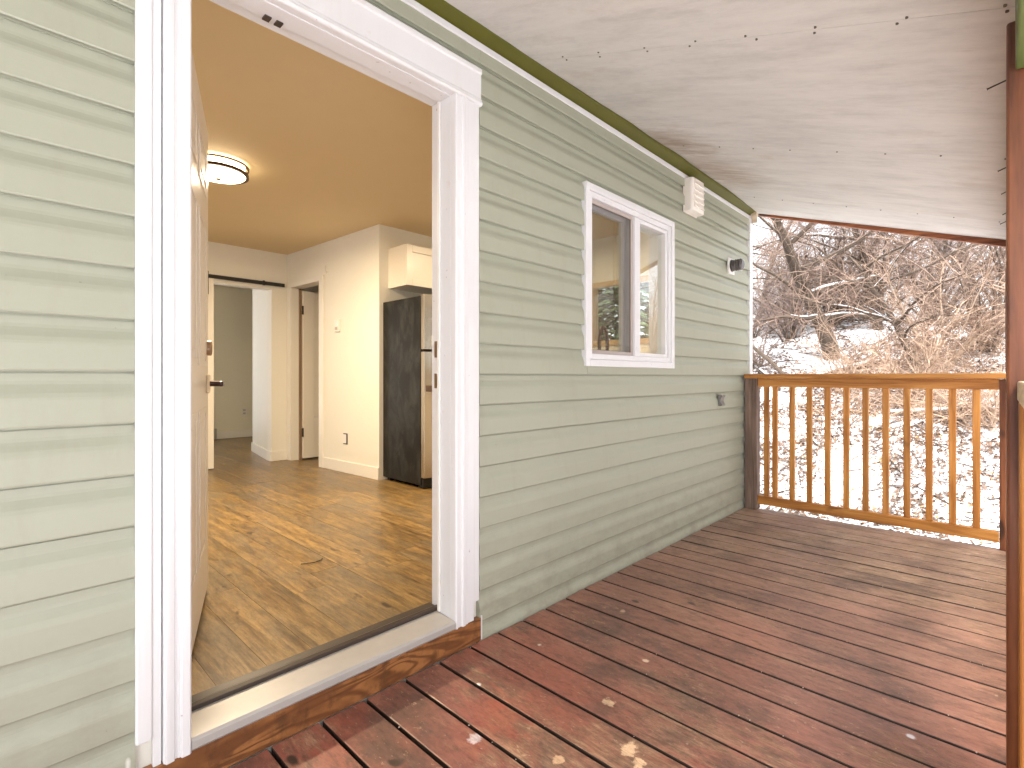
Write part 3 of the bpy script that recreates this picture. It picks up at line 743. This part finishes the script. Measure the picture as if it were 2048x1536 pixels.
# ------------------------------------------------------------------ porch deck
deck = thing('deck', 'porch deck of worn red painted boards laid out from the house wall', 'deck', (1.4, -.8, -.05))
rd = random.Random(8)
PIT = .1546; k0 = int((4.43-1.666)/PIT)
x = 1.666+PIT*18
i = -26
while True:
    x0 = 1.666+PIT*i; i += 1
    if x0 < -2.4: continue
    if x0 > 4.40: break
    x1 = min(x0+PIT, 4.46) if x0+PIT < 4.46 else 4.46
    gp = .0044+rd.random()*.0014
    dz = rd.uniform(-.0012, .0012); tl = rd.uniform(-.0008, .0008); yo = rd.uniform(-.006, .006)
    m = MB(); m.prism([(x0+gp, dz-.036), (x1-gp, dz-.036), (x1-gp, dz+tl), (x0+gp, dz-tl)], 1, -1.64+yo, -.0205)
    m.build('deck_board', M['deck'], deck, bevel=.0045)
for y in (-1.60, -.85, -.10): bx('joist', M['joist'], deck, -2.4, 4.42, y, y+.04, -.22, -.040)
bx('rim_joist', M['red_y'], deck, 4.425, 4.462, -1.64, -.02, -.24, -.041)
bx('rim_joist', M['red_x'], deck, -2.4, 4.42, -1.68, -1.643, -.24, -.01)
dirt = MB().box(-2.6, 4.40, -1.60, -.02, -.66, -.44).build('soil', flat('dark_soil', (.04, .03, .022), .95), None); struct(dirt)
for (x, y) in ((4.2, -1.62), (.2, -1.62), (-2.2, -1.62)): bx('footing_post', M['joist'], deck, x, x+.09, y, y+.09, -.75, -.221)
# grit caught in the gaps
gm = MB(); rg = random.Random(2)
for q in range(80):
    b = rg.randint(-5, 13); xx = 1.666+PIT*b+rg.uniform(-.004, .004); yy = -rg.random()*1.5-.03; r = rg.uniform(.0014, .0032)
    z = .0005; gm.add([(xx-r, yy, z), (xx+r, yy-r*.6, z), (xx+r*.4, yy+r, z), (xx, yy, z+r*1.3)], [(0, 2, 1), (0, 1, 3), (1, 2, 3), (2, 0, 3)])
tag(gm.build('grit', flat('pale_grit', (.62, .52, .42), .8)), None, None, kind='stuff')

# ------------------------------------------------------------------ end railing
rl = thing('porch_railing', 'orange stained cedar railing across the far end of the porch', 'railing', (4.42, -.8, 0))
XR = 4.40
MB().box(XR-.035, XR+.055, -.120, -.028, .001, 1.066).build('end_post', M['grey_z'], rl, bevel=.004, label='weathered grey brown post against the siding')
MB().box(XR-.01, XR+.06, -1.70, -1.546, .001, 1.062).build('end_post', M['red_z'], rl, bevel=.004)
MB().box(XR-.055, XR+.085, -1.70, -.028, 1.0665, 1.102).build('top_rail', M['cedar_y'], rl, bevel=.004)
MB().box(XR-.005, XR+.033, -1.5455, -.1205, .998, 1.066).build('sub_rail', M['cedar_y'], rl, bevel=.003)
MB().box(XR-.012, XR+.033, -1.5455, -.1205, .045, .114).build('bottom_rail', M['cedar_y'], rl, bevel=.003)
b0 = MB().box(XR, XR+.030, -.2020, -.1640, .1145, .9975).build('baluster', M['cedar_z'], rl, bevel=.003)
for yc in (-.246, -.371, -.491, -.612, -.732, -.850, -.968, -1.086, -1.205, -1.324, -1.440): twin(b0, dy=yc+.183)
# ------------------------------------------------------------------ big post, front railing
pp = thing('porch_post', 'thick red brown stained porch post at the right edge', 'post', (1.67, -1.635, 0))
MB().box(1.60, 1.742, -1.706, -1.5645, .001, 1.872).build('shaft', M['red_z'], pp, bevel=.005)
f2 = thing('porch_railing', 'pale capped cedar railing beginning in front of the thick post', 'railing', (1.1, -1.64, 0))
MB().box(.78, 1.594, -1.71, -1.5815, 1.022, 1.066).build('top_rail', M['rail_light'], f2, bevel=.004)
MB().box(1.50, 1.592, -1.68, -1.5835, .001, 1.0215).build('end_post', M['cedar_z'], f2, bevel=.004)
MB().box(.80, 1.4995, -1.66, -1.622, .94, 1.0215).build('sub_rail', M['cedar_x'], f2, bevel=.003)
MB().box(.80, 1.4995, -1.66, -1.622, .05, .12).build('bottom_rail', M['cedar_x'], f2, bevel=.003)
b1 = MB().box(1.37, 1.405, -1.656, -1.626, .1205, .9395).build('baluster', M['cedar_z'], f2, bevel=.003)
for q in range(1, 5): twin(b1, dx=-.13*q)
f3 = thing('porch_railing', 'front cedar railing hidden behind the thick post', 'railing', (3.0, -1.64, 0))
MB().box(1.746, XR-.056, -1.71, -1.600, 1.060, 1.098).build('top_rail', M['cedar_x'], f3, bevel=.004)
MB().box(1.746, XR-.012, -1.68, -1.642, .05, .12).build('bottom_rail', M['cedar_x'], f3, bevel=.003)
b1 = MB().box(1.86, 1.895, -1.676, -1.646, .1205, 1.0595).build('baluster', M['cedar_z'], f3, bevel=.003)
for q in range(1, 19): twin(b1, dx=.13*q)

# ------------------------------------------------------------------ porch roof
roof = thing('porch_roof', 'sloping porch roof of whitewashed plywood with an olive green ledger', 'roof', (1.5, -.8, 2.2))
SL = .343
def zed(x):                                   # ceiling height where it meets the ledger (it sags between supports)
    pts = [(-3, 2.47), (1.2, 2.466), (1.76, 2.470), (2.2, 2.476), (2.46, 2.486), (2.75, 2.484), (3.08, 2.493), (3.25, 2.485), (3.9, 2.486), (4.2, 2.472), (4.6, 2.455)]
    for (a, za), (b, zb_) in zip(pts, pts[1:]):
        if x <= b: return za+(zb_-za)*(x-a)/(b-a)
    return pts[-1][1]
def zc(x, y): return zed(x)*(1+y/1.6)+2.470*(-y/1.6)+SL*(y+.07) if y > -1.6 else 2.470+SL*(y+.07)
def ceil_panel(x0, x1, y0, y1):
    m = MB(); n = max(3, int((x1-x0)/.08)); q = 14
    for layer in (0, 1):
        for i in range(n+1):
            for j in range(q+1):
                X = x0+(x1-x0)*i/n; Yv = y0+(y1-y0)*j/q
                jag = .0035*noise.noise(Vector((X*9, 3, 0))) if j == 0 else 0
                m.v.append((X, Yv, zc(X, Yv)+jag+(.014 if layer else 0)+.0025*noise.noise(Vector((X*2, Yv*2, 5)))))
    L = (n+1)*(q+1)
    for i in range(n):
        for j in range(q):
            a = i*(q+1)+j; m.f.append((a, a+1, a+q+2, a+q+1)); m.f.append((L+a, L+a+q+1, L+a+q+2, L+a+1))
    for i in range(n):
        a = i*(q+1); m.f.append((a, a+q+1, L+a+q+1, L+a)); b = a+q; m.f.append((b, L+b, L+b+q+1, b+q+1))
    for j in range(q):
        m.f.append((j, L+j, L+j+1, j+1)); a = n*(q+1)+j; m.f.append((a, a+1, L+a+1, L+a))
    return m
seams = [-2.6, -.72, .50, 1.700, 2.850, 4.02, 4.548]
for a, b in zip(seams, seams[1:]):
    ceil_panel(a+.0014, b-.0014, -.076, -1.74).build('ceiling_panel', M['ply'], roof)
rf = MB()
for i in range(1): rf.prism([(-.0, zc(1, -.0)+.13), (-1.80, zc(1, -1.80)+.13), (-1.80, zc(1, -1.80)+.10), (0, zc(1, 0)+.10)], 0, -2.7, 4.62)
rf.build('roof_deck', M['shingle'], roof)
MB().prism([(-.0005, 2.443), (-.0745, 2.4635), (-.0745, 2.60), (-.0005, 2.60)], 0, -2.6, 4.552).build('ledger', M['green'], roof, bevel=.003)
MB().prism([(-.077, zc(4.5, -.077)-.018), (-1.76, zc(4.5, -1.76)-.042), (-1.76, zc(4.5, -1.76)+.10), (-.077, zc(4.5, -.077)+.10)], 0, 4.549, 4.588).build('rafter', M['red_y'], roof, bevel=.003)
MB().box(-2.6, 1.585, -1.70, -1.5785, 1.752, 1.958).build('header_beam', M['green2'], roof, bevel=.004, label='moss green painted header beam at the top right corner')
MB().box(1.7435, 4.548, -1.70, -1.600, 1.745, 1.890).build('header_beam', M['red_x'], roof, bevel=.004)
MB().box(XR-.01, XR+.06, -1.69, -1.5725, 1.1025, 1.7445).build('upper_post', M['red_z'], roof, bevel=.004)
MB().box(-2.6, 4.588, -1.80, -1.762, 1.80, 2.02).build('fascia', M['red_x'], roof)
MB().prism([(4.50, 2.4625), (4.50, 2.435), (4.515, 2.41), (4.522, 2.375), (4.530, 2.41), (4.536, 2.4625)], 1, -.075, -.030).build('frayed_block', flat('raw_timber', (.62, .50, .36), .8), roof)
# nail heads along the seams
nh = []
rn = random.Random(4)
base = None
for sx in (1.700, 2.850, 4.02):
    for yy in [-.22-.19*k for k in range(8)]:
        for dx in (-.014, .014):
            if sx > 2 and dx < 0: continue
            X = sx+dx+rn.uniform(-.004, .004); Yv = yy+rn.uniform(-.02, .02); z = zc(X, Yv)
            r = .0036 if sx < 2 else .0022
            if base is None:
                base = MB().lathe([(r, -.003), (r, .002)], (X, Yv, z), 8).build('nail_head', flat('dull_nail_head', (.12, .10, .085), .6), roof); bp = (X, Yv, z)
            else: twin(base, X-bp[0], Yv-bp[1], z-bp[2])
# nails that missed the header, poking in below the ceiling
for (X, dz, dy, ln) in ((2.10, -.006, .022, .075), (2.95, -.010, .030, .055), (2.55, -.001, .012, .03), (3.35, -.004, .03, .045), (3.75, -.010, .03, .04), (4.0, -.003, .035, .05)):
    z = zc(X, -1.56)+dz-.004
    MB().tube([(X, -1.602, z+.012), (X-.012, -1.602+ln, z-.012), (X-.012, -1.602+ln+.002, z-.0125)], [.0022, .0022, .0045], 6).build('nail', M['nail'], roof)

# ------------------------------------------------------------------ fittings on the siding
vt = thing('wall_vent', 'cream louvred vent cover under the green ledger', 'vent', (3.38, -.04, 2.2))
VX0, VX1, VZ0, VZ1 = 3.285, 3.475, 2.195, 2.415
MB().prism([(VX0, -.012), (VX0, -.060), (VX0+.014, -.074), (VX1-.014, -.074), (VX1, -.060), (VX1, -.012)], 2, VZ0, VZ1).build('hood', M['ventp'], vt, bevel=.006)
for k in range(5): MB().prism([(-.0745, VZ0+.025+k*.038), (-.0835, VZ0+.025+k*.038), (-.0745, VZ0+.050+k*.038)], 0, VX0+.022, VX1-.022).build('louvre', M['ventp'], vt)
MB().box(VX0-.006, VX1+.006, -.0155, -.008, VZ0-.004, VZ1+.004).build('flange', M['ventp'], vt)
wlmp = thing('wall_light', 'small outdoor wall light with a smoked ribbed jar on a white plate', 'light', (4.09, -.05, 1.95))
MB().box(4.035, 4.155, -.026, -.010, 1.885, 2.010).build('back_plate', M['plastic'], wlmp, bevel=.004)
pr = []
for k in range(9): pr += [(.046 if k % 2 else .041, -.028-.0095*k)]
MB().lathe([(.048, -.026)]+pr+[(.030, -.112)], (4.095, 0, 1.952), 24, axis=1).build('ribbed_jar', M['smoke'], wlmp)
cv = thing('pipe_bracket', 'small curved grey metal bracket fixed low on the siding by the rail', 'bracket', (3.9, -.03, .86))
pr = [(-.014, .862), (-.045, .862), (-.050, .870), (-.040, .885), (-.036, .902), (-.040, .922), (-.050, .936), (-.046, .945), (-.014, .945)]
MB().prism(pr, 0, 3.845, 3.905).build('body', M['zinc'], cv, bevel=.002)

# ------------------------------------------------------------------ vegetation
rv = random.Random(21)
def wob(r, s=1): return Vector((r.uniform(-s, s), r.uniform(-s, s), r.uniform(-s, s)))
def grow(m, p, d, ln, rad, r, segs=5, droop=0., wander=.35, n=3):
    pts = [Vector(p)]; rr = [rad]; d = Vector(d).normalized()
    for i in range(segs):
        d = (d+wob(r, wander)*.5+Vector((0, 0, -droop*(i+1)/segs))).normalized()
        pts.append(pts[-1]+d*(ln/segs)); rr.append(rad*(1-(i+1)/segs*.75))
    m.tube(pts, rr, n, cap=False); return pts
def shrub(x, y, h, sp, nst, ntw, mats, label, lean=(0, 0), name='bare_shrub', group='leafless shrubs on the snowy hillside', cat='shrub', trad=.006, z0=None):
    r = random.Random(int(x*1000+y*77)); z = hill(x, y) if z0 is None else z0
    t = thing(name, label, cat, (x, y, z), group)
    st, tw = MB(), MB()
    for k in range(nst):
        a = r.uniform(0, 2*math.pi); q = r.uniform(.1, sp)
        d = Vector((math.cos(a)*q+lean[0], math.sin(a)*q+lean[1], 1)); ln = h*r.uniform(.6, 1.05)
        pts = grow(st, (x+r.uniform(-.1, .1), y+r.uniform(-.1, .1), z-.12), d, ln, h*.011*r.uniform(.7, 1.4), r, 6, .12, .4, 4)
        for j in range(int(ntw*.85)):
            i = r.randint(1, 5); f = r.random(); p = pts[i].lerp(pts[i+1], f)
            dd = (pts[i+1]-pts[i]).normalized()+wob(r, 1.1)
            q2 = grow(tw, p, dd, h*r.uniform(.18, .42), trad*r.uniform(.6, 1.2), r, 3, r.uniform(-.2, .45), .5)
            for e in range(2):
                b = q2[r.randint(1, 3)]; grow(tw, b, wob(r), h*r.uniform(.07, .18), trad*.6, r, 2, .1, .5)
    st.build('stems', mats[0], t); tw.build('twigs', mats[1], t); return t
def tree(x, y, h, rad, lean, label, mats, nl=9, z0=None):
    r = random.Random(int(x*991+y*13)); z = hill(x, y)
    t = thing('bare_tree', label, 'tree', (x, y, z), 'bare trees on the snowy hillside')
    tr, lb, tw, sn = MB(), MB(), MB(), MB()
    pts = grow(tr, (x, y, z-.2), (lean[0], lean[1], 1), h*.75, rad, r, 8, 0, .35, 8)
    for k in range(nl):
        i = r.randint(2, 7); p = pts[i]
        a = r.uniform(0, 2*math.pi); d = Vector((math.cos(a), math.sin(a), r.uniform(.05, .9)))
        q = grow(lb, p, d, h*r.uniform(.3, .55), rad*.38*r.uniform(.6, 1.1), r, 7, .05, .45, 5)
        if k % 3 == 0:
            sn.tube([w+Vector((0, 0, rad*.22)) for w in q[:5]], [rad*.20, rad*.17, rad*.14, rad*.1, rad*.05], 5)
        for j in range(20):
            ii = r.randint(1, 6); p2 = q[ii].lerp(q[ii+1], r.random())
            q2 = grow(tw, p2, wob(r)+Vector((0, 0, .3)), h*r.uniform(.10, .24), .0085*r.uniform(.7, 1.4), r, 4, .1, .5)
            for e in range(3): grow(tw, q2[r.randint(1, 4)], wob(r), h*r.uniform(.05, .12), .005, r, 2, .1, .5)
    tr.build('trunk', mats[0], t); lb.build('limb', mats[0], t); tw.build('twigs', mats[1], t)
    if sn.v: sn.build('snow_load', M['snowcap'], t)
    return t
BT = (M['bark'], M['twig']); B2 = (M['bark'], M['twig2']); CN = (M['pale'], M['cane'])
tree(10.7, .62, 5.2, .15, (.05, .12), 'crooked dark tree with a split trunk standing mid slope', BT, 11)
tree(12.6, .2, 5.6, .10, (.0, .30), 'slanting bare tree right of the crooked dark one', BT, 10)
tree(13.8, -1.2, 6.0, .12, (.0, .1), 'bare tree high on the slope beside the porch post', B2, 12)
tree(13.4, 2.9, 4.4, .08, (.1, -.2), 'thin bare tree against the pale sky at upper left', B2, 9)
tree(9.6, -.9, 3.6, .07, (.1, .35), 'low leaning bare tree rising out of the tan brambles', BT, 9)
tree(14.6, .9, 5.5, .10, (0, 0), 'grey bare tree behind the thicket', B2, 10)
k = 0
for (x, y, h, sp, ns, nt, mt, lab) in (
    (12.4, 2.6, 1.9, 1.1, 16, 34, B2, 'rounded grey brown shrub under the sky gap at left'),
    (12.0, 1.7, 1.9, 1.1, 16, 34, B2, 'dense purple grey shrub left of the crooked tree'),
    (13.2, 1.9, 2.6, 1.0, 16, 34, BT, 'tall brown shrub behind the purple grey one'),
    (12.8, 1.1, 2.8, 1.0, 16, 34, B2, 'grey shrub behind the crooked tree trunk'),
    (13.2, .3, 3.0, .9, 16, 34, BT, 'tall brown shrub high in the middle of the slope'),
    (13.0, -.6, 3.0, .9, 16, 34, B2, 'grey shrub high on the slope right of centre'),
    (12.6, -1.6, 2.8, .9, 16, 34, BT, 'brown shrub high beside the post edge'),
    (11.2, -1.4, 1.8, 1.2, 14, 30, BT, 'low brown shrub by the post edge'),
    (10.4, 1.9, 1.0, 1.2, 10, 22, BT, 'small dark shrub in the snow at left'),
    (9.4, .1, 1.25, 1.4, 14, 30, CN, 'wide tan shrub spilling over the middle of the slope'),
    (8.8, -.75, 1.3, 1.4, 14, 30, CN, 'large tan shrub arching above the top rail'),
    (10.3, -.8, 1.8, 1.1, 14, 30, CN, 'tall tan shrub uphill of the arching one'),
    (8.3, -1.45, 1.1, 1.3, 12, 26, CN, 'tan shrub nearest the porch post'),
    (14.6, 2.9, 2.0, .9, 12, 30, BT, 'brown shrub on the crest at far left'),
    (15.5, 1.4, 3.4, .8, 14, 30, B2, 'grey shrub on the crest behind the trees'),
    (15.5, -.4, 3.6, .8, 14, 30, BT, 'tall shrub on the crest at right'),
    (14.6, 3.9, 1.8, .9, 10, 26, B2, 'grey shrub beyond the house corner')):
    shrub(x, y, h, sp, ns, nt, mt, lab)
# the leaning branch at the upper left
lb = MB(); pts = grow(lb, (9.5, .92, hill(9.5, .92)-.1), (.1, .62, .80), 3.6, .038, random.Random(3), 10, -.05, .22, 6)
lt = thing('leaning_branch', 'dark leaning branch slanting up to the corner of the house', 'branch', (9.5, .92, hill(9.5, .92)))
lb.build('stem', M['bark'], lt)
tw = MB(); r = random.Random(9)
for j in range(60): grow(tw, pts[r.randint(3, 10)], wob(r)+Vector((0, .2, .2)), r.uniform(.2, .6), .006, r, 3, .1, .5)
tw.build('twigs', M['twig'], lt)
# loose brambles, stalks and fallen sticks nobody could count
br = MB(); r = random.Random(31)
for q in range(1400):
    x = r.uniform(8.3, 11.6); y = r.gauss(-.55, .65)-(x-8.5)*.02
    if y < -2.2 or y > 1.4: continue
    p = (x, y, hill(x, y)-.05); a = r.uniform(0, 2*math.pi)
    grow(br, p, (math.cos(a)*.8, math.sin(a)*.8, r.uniform(.3, 1.2)), r.uniform(.35, 1.25), .0052*r.uniform(.6, 1.3), r, 6, r.uniform(.2, .9), .35)
tag(br.build('bramble', M['cane']), None, None, kind='stuff')
br = MB()
for q in range(900):
    x = r.uniform(5.4, 9.0); y = r.uniform(-2.2, 2.6)
    if q % 3 == 0: x = r.uniform(9, 14); y = r.uniform(-2.0, 4.5)
    p = (x, y, hill(x, y)-.03); a = r.uniform(0, 2*math.pi)
    grow(br, p, (math.cos(a)*.5, math.sin(a)*.5, r.uniform(.3, 1.4)), r.uniform(.15, .75), .0035*r.uniform(.6, 1.5), r, 4, r.uniform(0, .5), .4)
tag(br.build('dry_stalks', M['twig']), None, None, kind='stuff')
br = MB()
for q in range(700):
    x = r.uniform(5.2, 14.0); y = r.uniform(-2.4, 4.0)
    a = r.uniform(0, 2*math.pi); z = hill(x, y)
    grow(br, (x, y, z+.02), (math.cos(a), math.sin(a), .05+.3*math.cos(a)), r.uniform(.2, 1.1), .008*r.uniform(.5, 1.7), r, 4, .0, .25)
tag(br.build('fallen_sticks', M['bark']), None, None, kind='stuff')
def litter(n, x0, x1, mat, smin, smax, seed, dens):
    m = MB(); r = random.Random(seed); c = 0
    while c < n:
        x = x0+(x1-x0)*r.random()**1.15; y = r.uniform(-3.0, .30*x-.3)
        if noise.noise(Vector((x*1.6, y*1.6, seed)))+.25*noise.noise(Vector((x*6, y*6, seed))) < dens+r.uniform(-.3, .3): c += .25; continue
        c += 1
        z = hill(x, y)+.008; s = r.uniform(smin, smax); a = r.uniform(0, 6.28); u = Vector((math.cos(a), math.sin(a), r.uniform(-.3, .6)))*s
        w = Vector((-math.sin(a), math.cos(a), r.uniform(-.4, .6)))*s*r.uniform(.35, .7); p = Vector((x, y, z)); cu = Vector((0, 0, s*r.uniform(.1, .5)))
        m.add([p-u, p+w*.8+cu, p+u+cu*.3, p-w+cu, p+Vector((0, 0, .004))], [(0, 4, 1), (1, 4, 2), (2, 4, 3), (3, 4, 0)])
    o = m.build('leaf_litter', mat); tag(o, None, None, kind='stuff'); return o
litter(34000, 4.7, 10, M['leaf'], .010, .034, 3, -.12)
litter(6000, 4.7, 9.0, M['leaf2'], .010, .032, 5, .0)
litter(9000, 8.5, 15, M['leaf'], .02, .05, 7, .05)
# snow-topped fallen logs
for (x, y, ang, ln, rad, lab) in ((8.6, -1.25, 1.9, 1.6, .055, 'snow topped fallen log under the tan brambles'), (10.0, .35, 2.4, 1.5, .05, 'thin fallen log below the crooked tree'), (9.6, 1.4, .6, 1.0, .04, 'dark fallen branch lying in the snow at left')):
    a = Vector((math.cos(ang), math.sin(ang), 0)); p0 = Vector((x, y, 0))-a*ln/2; p1 = Vector((x, y, 0))+a*ln/2
    P0 = Vector((p0.x, p0.y, hill(p0.x, p0.y)+rad*.8)); P1 = Vector((p1.x, p1.y, hill(p1.x, p1.y)+rad*1.6))
    lg = thing('fallen_log', lab, 'log', (x, y, hill(x, y)), 'fallen logs on the snow')
    MB().tube([P0, P0.lerp(P1, .5)+Vector((0, 0, .03)), P1], [rad, rad*.9, rad*.6], 8).build('wood', M['bark'], lg)
    MB().tube([P0+Vector((0, 0, rad*.75)), P0.lerp(P1, .5)+Vector((0, 0, .03+rad*.7)), P1+Vector((0, 0, rad*.5))], [rad*.7, rad*.6, rad*.4], 6).build('snow_cap', M['snowcap'], lg)
# evergreens seen in reflections and through the end window
def conifer(x, y, h, label):
    r = random.Random(int(x*31+y*7)); z = hill(x, y)
    t = thing('pine_tree', label, 'tree', (x, y, z), 'evergreen trees around the house')
    MB().tube([(x, y, z-.2), (x, y, z+h)], [h*.022, .01], 8).build('trunk', M['bark'], t)
    m = MB()
    for k in range(4200 if x > 8.5 and y > 0 else 1700):
        u = r.random()**.8; zz = z+h*(.06+.93*u); rad = h*.24*(1-u)*r.uniform(.25, 1.05); a = r.uniform(0, 6.283)
        p = Vector((x+math.cos(a)*rad, y+math.sin(a)*rad, zz-rad*.25)); s = h*(.017 if y > 0 else .035)*r.uniform(.6, 1.5)
        o = Vector((math.cos(a), math.sin(a), -.25))*s*1.5; w = Vector((-math.sin(a), math.cos(a), r.uniform(-.2, .2)))*s*.55
        m.add([p-o*.4, p+w, p+o, p-w, p+Vector((0, 0, s*.35))], [(0, 3, 4), (3, 2, 4), (2, 1, 4), (1, 0, 4)])
    m.build('crown', M['needle'], t)
for (x, y, h, lab) in ((9, 3.9, 6, 'evergreen tree beyond the kitchen end window'), (10.5, 5.6, 7, 'tall evergreen tree behind the house corner'), (9.5, -14, 8, 'evergreen tree in front of the porch at right'),
                       (6, -17, 9, 'tall evergreen tree across the yard'), (14, -11, 8, 'evergreen tree downhill of the porch'), (1, -18, 9, 'evergreen tree straight across the yard')):
    conifer(x, y, h, lab)
for (x, y, lab) in ((9.9, -3.9, 'big tan shrub mirrored in the fixed window pane'), (11.4, -4.7, 'tan shrub behind the mirrored one'), (10.6, -5.6, 'tan shrub mirrored in the screened pane'), (12.6, -5.6, 'tan shrub far out from the porch corner'), (9.2, -4.9, 'tan shrub nearest the front yard path'), (7.6, -5.2, 'bare shrub off the front corner of the porch'), (9.2, -6.6, 'bare shrub down the yard'), (6.5, -7.5, 'bare shrub across the yard')):
    shrub(x, y, 3.2, 1.0, 16, 34, CN, lab, group='bare shrubs in the front yard')
